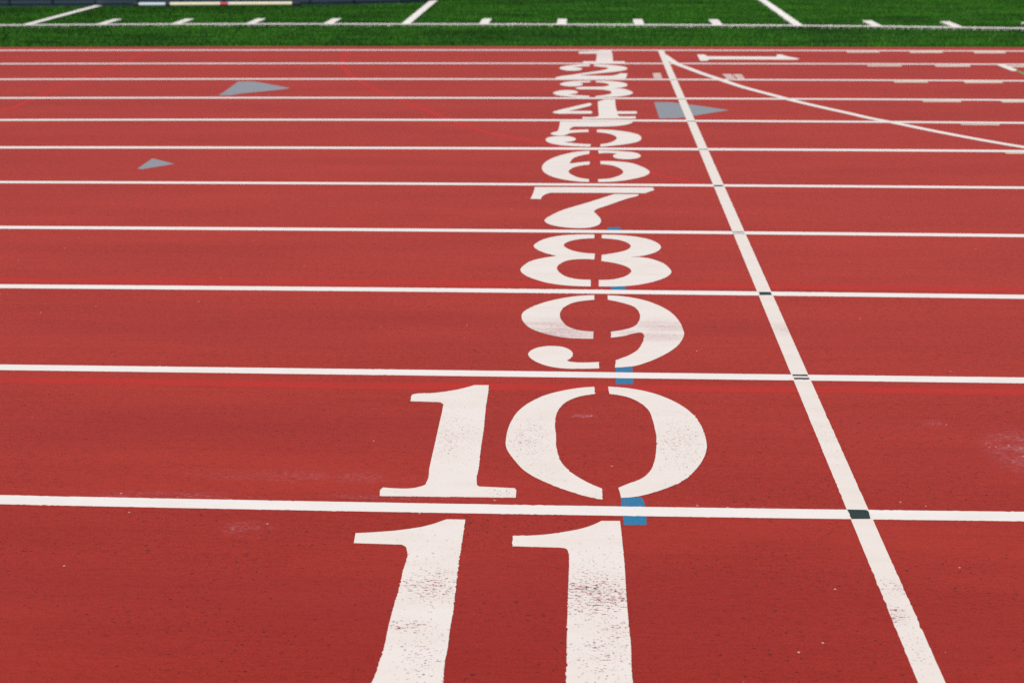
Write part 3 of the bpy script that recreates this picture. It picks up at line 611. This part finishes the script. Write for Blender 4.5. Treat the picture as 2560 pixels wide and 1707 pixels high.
# hem along the foot
V, F = [], []
for i, p in enumerate(fp):
    a = Vector(fp[max(i - 1, 0)]); b = Vector(fp[min(i + 1, len(fp) - 1)])
    d = (b - a).normalized(); nin = Vector((-d.y, d.x))
    q = Vector(p) - nin * 0.012
    q2 = Vector(p) + nin * 0.01
    V += [rel(q2, 0.050), rel(q, 0.052), rel(q, 0.092), rel(q2, 0.094)]
for i in range(len(fp) - 1):
    for j in range(3): F.append((4*i + j, 4*i + 4 + j, 4*i + 5 + j, 4*i + j + 1))
mesh_object('hem', V, F, M_HEM, mat_root)
for sx in (-9.25, -8.66, -8.07, -7.49, -6.9, -6.31, -5.72, -5.13, -4.54, -3.95):
    y = on_line(front, sx)
    V, F = [], []
    box(V, F, sx + 7.5 - 0.012, sx + 7.5 + 0.012, y - 17.4 - 0.026, y - 17.4 + 0.01, 0.06, 0.56)
    mesh_object('seam', V, F, M_SEAM, mat_root)

def tube(name, p, q, r, mat, parent, seg=14):
    p, q = Vector(p), Vector(q)
    d = (q - p).normalized(); u = d.cross(Vector((0, 0, 1))).normalized(); v = d.cross(u)
    V, F = [], []
    for c in (p, q):
        for k in range(seg):
            a = 2 * math.pi * k / seg
            w = c + (u * math.cos(a) + v * math.sin(a)) * r
            V.append(tuple(w))
    for k in range(seg): F.append((k, (k + 1) % seg, seg + (k + 1) % seg, seg + k))
    F.append(list(range(seg))[::-1]); F.append(list(range(seg, 2 * seg)))
    return mesh_object(name, V, F, mat, parent, smooth=False)
def solid(name, c, rough=0.4):
    n = Nodes(name); s = n.noise(n.scaled(8, 8, 8), 1.0, 3.0)
    return n.done(n.mix(n.ramp(s, 0.3, 0.8, 0.0, 0.3), c, tuple(v * 0.75 for v in c[:3]) + (1,)), rough, 0.4)
M_CREAM = solid('cream_fibreglass', (0.78, 0.72, 0.50, 1)); M_PALE = solid('pale_blue_plastic', (0.62, 0.68, 0.78, 1))
M_RED = solid('red_tape', (0.50, 0.06, 0.07, 1)); M_RUB = solid('black_rubber', (0.012, 0.016, 0.020, 1), 0.7)
bar = empty('crossbar', (-5.55, 15.72, 0))
tag(bar, 'cream crossbar with a red band lying on the grass before the blue mat', 'crossbar')
zc = 0.030
def bp(x): return (x + 5.55, 15.72 + (x + 5.55) * 0.052 - 15.72, zc)
segs = [('end_cap', -6.86, -6.785, 0.026, M_RUB), ('pale_section', -6.785, -6.425, 0.022, M_PALE), ('sleeve', -6.425, -6.365, 0.027, M_RUB),
        ('cream_section', -6.365, -5.685, 0.024, M_CREAM), ('red_band', -5.685, -5.575, 0.0245, M_RED), ('pale_band', -5.575, -5.545, 0.0245, M_PALE),
        ('cream_section', -5.545, -4.715, 0.024, M_CREAM), ('end_cap', -4.715, -4.60, 0.027, M_RUB)]
for nm, xa, xb, r, m in segs: tube(nm, bp(xa), bp(xb), r, m, bar)
for x in (-6.40, -4.66):
    V, F = [], []
    p = bp(x); box(V, F, p[0] - 0.03, p[0] + 0.03, p[1] - 0.035, p[1] + 0.035, TURF_Z, zc - 0.018)
    mesh_object('foot', V, F, M_RUB, bar)

# ---------------------------------------------------------------- painted marks on the track
for k, w, lab in (('stripe8', 0.072, 'bright red strip painted beside the white line between numbers 8 and 9'),
                  ('stripe9', 0.062, 'bright red strip crossing the top of the painted 10')):
    L = DATA[k]; L = [(-12, L[0][1])] + L + [(10, L[-1][1])]
    tag(strip('red_stripe', L, w, 0.001, M_STRIPE, amp=0.002), lab, 'red strip', 'red strips along the lane lines')
tag(strip('faded_line', DATA['red1'], 0.055, 0.001, M_FAINT, amp=0.002), 'faint red line slanting across lanes 1 to 5, behind the big grey arrow', 'faded line', 'painted over red lines')
tag(strip('faded_line', DATA['red2'], 0.055, 0.001, M_FAINT, amp=0.002), 'faint bent red line between the big grey arrow and the white numbers', 'faded line', 'painted over red lines')

GL = ['grey arrowhead in lane 4 crossed by the white finish line', 'large grey arrowhead with a slanted back, lying in lane 3 clear of other marks', 'smallest grey arrowhead, alone in lane 6']
for ol, lab in zip(DATA['grey_arrows'], GL):
    tag(paint('grey_arrow', [ol], 0.002, M_GREY, step=0.02), lab, 'arrow mark', 'grey arrowheads on the track')
BL = ['faded blue mark above the white line between the 7 and the 8', 'blue mark above the white line between the 8 and the 9', 'blue mark under the white line between the 9 and the 10',
      'largest blue mark, under the white line between the 10 and the 11']
for ol, lab in zip(DATA['blue'], BL):
    tag(paint('blue_mark', [ol], 0.002, M_BLUE, step=0.006, amp=0.0012), lab, 'blue mark', 'blue marks beside the numbers')

LL = ['white border line of lane 1 next to the green turf'] + ['white lane line between the painted numbers %d and %d' % (i, i + 1) for i in range(1, 11)]
for L, lab in zip(DATA['lanes'], LL):
    pts3 = [(-60, L[0][1])] + [tuple(p) for p in L] + [(60, L[-1][1])]
    # a gentle bow through the three surveyed points, straight beyond them
    xs = np.concatenate([[-60], np.linspace(-9, 5, 280), [60]])
    (x0, y0), (x1, y1), (x2, y2) = L
    def yq(x):
        x = min(max(x, x0 - 0.6), x2 + 0.6)
        return y0 * (x - x1) * (x - x2) / ((x0 - x1) * (x0 - x2)) + y1 * (x - x0) * (x - x2) / ((x1 - x0) * (x1 - x2)) + y2 * (x - x0) * (x - x1) / ((x2 - x0) * (x2 - x1))
    w = 0.060 if L[1][1] < 5 else 0.074
    o = strip('lane_line', [(float(x), yq(float(x))) for x in xs], w, 0.0035, M_LINE, step=200, amp=0.0, curve=False)
    me = o.data
    near = L[1][1] < 4
    if near:   # the near lines show the ragged lower edge of the spray
        bpy.data.objects.remove(o); bpy.data.meshes.remove(me)
        xs = np.concatenate([[-60], np.arange(x0 - 1.0, x2 + 1.0, 0.008), [60]])
        o = strip('lane_line', [(float(x), yq(float(x))) for x in xs], w, 0.0035, M_LINE, step=200, amp=0.0007, curve=False)
    tag(o, lab, 'lane line', 'white lane lines')

for (i, ol) in DATA['dash']:
    pass
DL = ['leftmost of the three cream dashes under the border line of lane 1', 'middle of the three cream dashes under the border line of lane 1', 'rightmost of the three cream dashes under the border line of lane 1',
      'leftmost of the cream dashes under the line between lanes 1 and 2', 'cream dash under the line between lanes 1 and 2, left of the slanting line',
      'cream dash at the photo edge above the green end of the slanting line',
      'left one of the two cream dashes under the line between lanes 2 and 3', 'right one of the two cream dashes under the line between lanes 2 and 3',
      'left thin cream dash under the line between lanes 3 and 4', 'cream dash under the line between lanes 3 and 4, cut by the photo edge',
      'single thin cream dash under the line between lanes 4 and 5', 'single faint cream dash under the line between lanes 5 and 6, below the curved line']
for (i, ol), lab in zip(DATA['dash'], DL):
    tag(paint('cream_dash', [ol], 0.0045, M_DASH, step=0.03), lab, 'dash', 'cream dashes under the lane lines')
SL = ['small blurred pale mark above a lane line just left of the finish line', 'pair of small blurred pale marks touching the curved white line']
for ols, lab in zip(DATA['stencil'], SL):
    tag(paint('faded_stencil', ols, 0.0042, M_GHOST, step=0.02, amp=0.004), lab, 'stencil mark', 'scrubbed stencil marks in lane 2')

NL = {'1': 'white number 1 upright in the farthest lane, pinkish and worn', '2': 'white stencilled number 2 between the 1 and the 3', '3': 'white stencilled number 3 between the 2 and the 4',
      '4': 'white stencilled number 4 between the 3 and the 5', '5': 'white stencilled number 5 between the 4 and the 6', '6': 'white stencilled number 6 between the 5 and the 7',
      '7': 'white stencilled number 7 between the 6 and the 8', '8': 'white stencilled number 8 between the 7 and the 9', '9': 'white stencilled number 9 with a smudged pinkish band across its middle',
      '10': 'large white stencilled number 10, lightly scratched', '11': 'largest white number 11 in the foreground with chipped paint, cut by the photo edge'}
for key, glyphs in DATA['numbers'].items():
    if len(glyphs) == 1:
        tag(paint('lane_number', glyphs[0], 0.005, M_NUM, step=0.009), NL[key], 'lane number', 'white lane numbers')
    else:
        ox = sum(p[0] for gl in glyphs for ol in gl for p in ol) / sum(len(ol) for gl in glyphs for ol in gl)
        oy = sum(p[1] for gl in glyphs for ol in gl for p in ol) / sum(len(ol) for gl in glyphs for ol in gl)
        r = tag(empty('lane_number', (ox, oy, 0)), NL[key], 'lane number', 'white lane numbers')
        for gl in glyphs: paint('digit', gl, 0.005, M_NUM, parent=r, step=0.006, origin=(ox, oy))
tag(paint('lane_number', [DATA['side_one']], 0.005, M_ARC, step=0.02), 'white number 1 lying sideways like a long arrow right of the finish line', 'lane number', 'white lane numbers')

tag(strip('curved_start_line', DATA['arc'], 0.068, 0.0055, M_ARC, step=0.04), 'long white line curving away from the top of the finish line to the right', 'start line')
ex = empty('slanting_line', (3.03, 9.3, 0))
tag(ex, 'short slanting line at the far right, white turning green', 'line mark')
paint('white_part', [DATA['arc2w']], 0.0062, M_ARC, parent=ex, step=0.02, origin=(3.03, 9.3))
tag(paint('green_part', [DATA['arc2g']], 0.0062, M_GREENP, parent=ex, step=0.02, origin=(3.03, 9.3)), 'olive green end of the line')

fin = empty('finish_line', (0, 5, 0))
tag(fin, 'wide white finish line crossing all the lanes, with black marks at the lane lines', 'finish line')
sw = 0.0
ys = np.arange(-2.2, 10.72, 0.012)
V, F = [], []
for i, y in enumerate(ys):
    sw = 0.93 * sw + 0.07 * random.gauss(0, 3.2)
    a = 0.0005 * (0.25 + max(0.0, abs(sw) - 0.35) * 1.6)
    V += [(-0.0295 + random.gauss(0, a), y - 5, 0.0065 * FILM), (0.0295 + random.gauss(0, a), y - 5, 0.0065 * FILM)]
    if i: F.append((2*i - 2, 2*i - 1, 2*i + 1, 2*i))
mesh_object('white_band', V, F, M_FIN, fin)
for key, ol in DATA['black']:
    paint('black_mark', [[(x, y, c) for x, y, c in ol]], 0.008, M_BLACK, parent=fin, step=0.008, amp=0.0007, origin=(0, 5))

# ---------------------------------------------------------------- daylight
world = bpy.data.worlds.new('World'); scene.world = world; world.use_nodes = True
nt = world.node_tree; bg = nt.nodes['Background']
sky = nt.nodes.new('ShaderNodeTexSky'); sky.sky_type = 'NISHITA'; sky.sun_disc = False
EL, AZ = math.radians(50), math.radians(-152)      # azimuth from +Y towards +X
sky.sun_elevation = EL; sky.sun_rotation = AZ
sky.air_density = 1.0; sky.dust_density = 1.5
nt.links.new(sky.outputs[0], bg.inputs[0]); bg.inputs[1].default_value = 0.085
sun = bpy.data.lights.new('sun', 'SUN'); sun.energy = 3.4; sun.angle = math.radians(1.0); sun.color = (1.0, 0.93, 0.85)
so = bpy.data.objects.new('sun', sun); col.objects.link(so)
sdir = Vector((math.sin(AZ) * math.cos(EL), math.cos(AZ) * math.cos(EL), math.sin(EL)))
so.rotation_euler = sdir.to_track_quat('Z', 'Y').to_euler(); so.location = sdir * 30

# ---------------------------------------------------------------- camera: 50 mm lens, held at eye height behind lane 11
cam = bpy.data.cameras.new('camera'); co = bpy.data.objects.new('camera', cam); col.objects.link(co)
pitch, yaw, roll = 0.320024, -0.051439, -0.005043
fwd = Vector((math.sin(yaw) * math.cos(pitch), math.cos(yaw) * math.cos(pitch), -math.sin(pitch)))
rt = Vector((math.cos(yaw), -math.sin(yaw), 0)); up = rt.cross(fwd)
r2 = rt * math.cos(roll) + up * math.sin(roll); u2 = -rt * math.sin(roll) + up * math.cos(roll)
M = Matrix((r2, u2, -fwd)).transposed().to_4x4(); M.translation = Vector((-0.7647, -3.5372, 1.6562))
co.matrix_world = M
cam.lens = 3509.6 / 2560 * 36; cam.sensor_width = 36; cam.sensor_fit = 'HORIZONTAL'
cam.clip_start = 0.05; cam.clip_end = 2000
cam.dof.use_dof = True; cam.dof.focus_distance = 4.1; cam.dof.aperture_fstop = 4.8
scene.camera = co

vs_ = scene.view_settings
vs_.view_transform = 'Standard'; vs_.look = 'None'; vs_.gamma = 1.0; vs_.use_curve_mapping = False; vs_.exposure = 0.08
scene.cycles.use_denoising = False
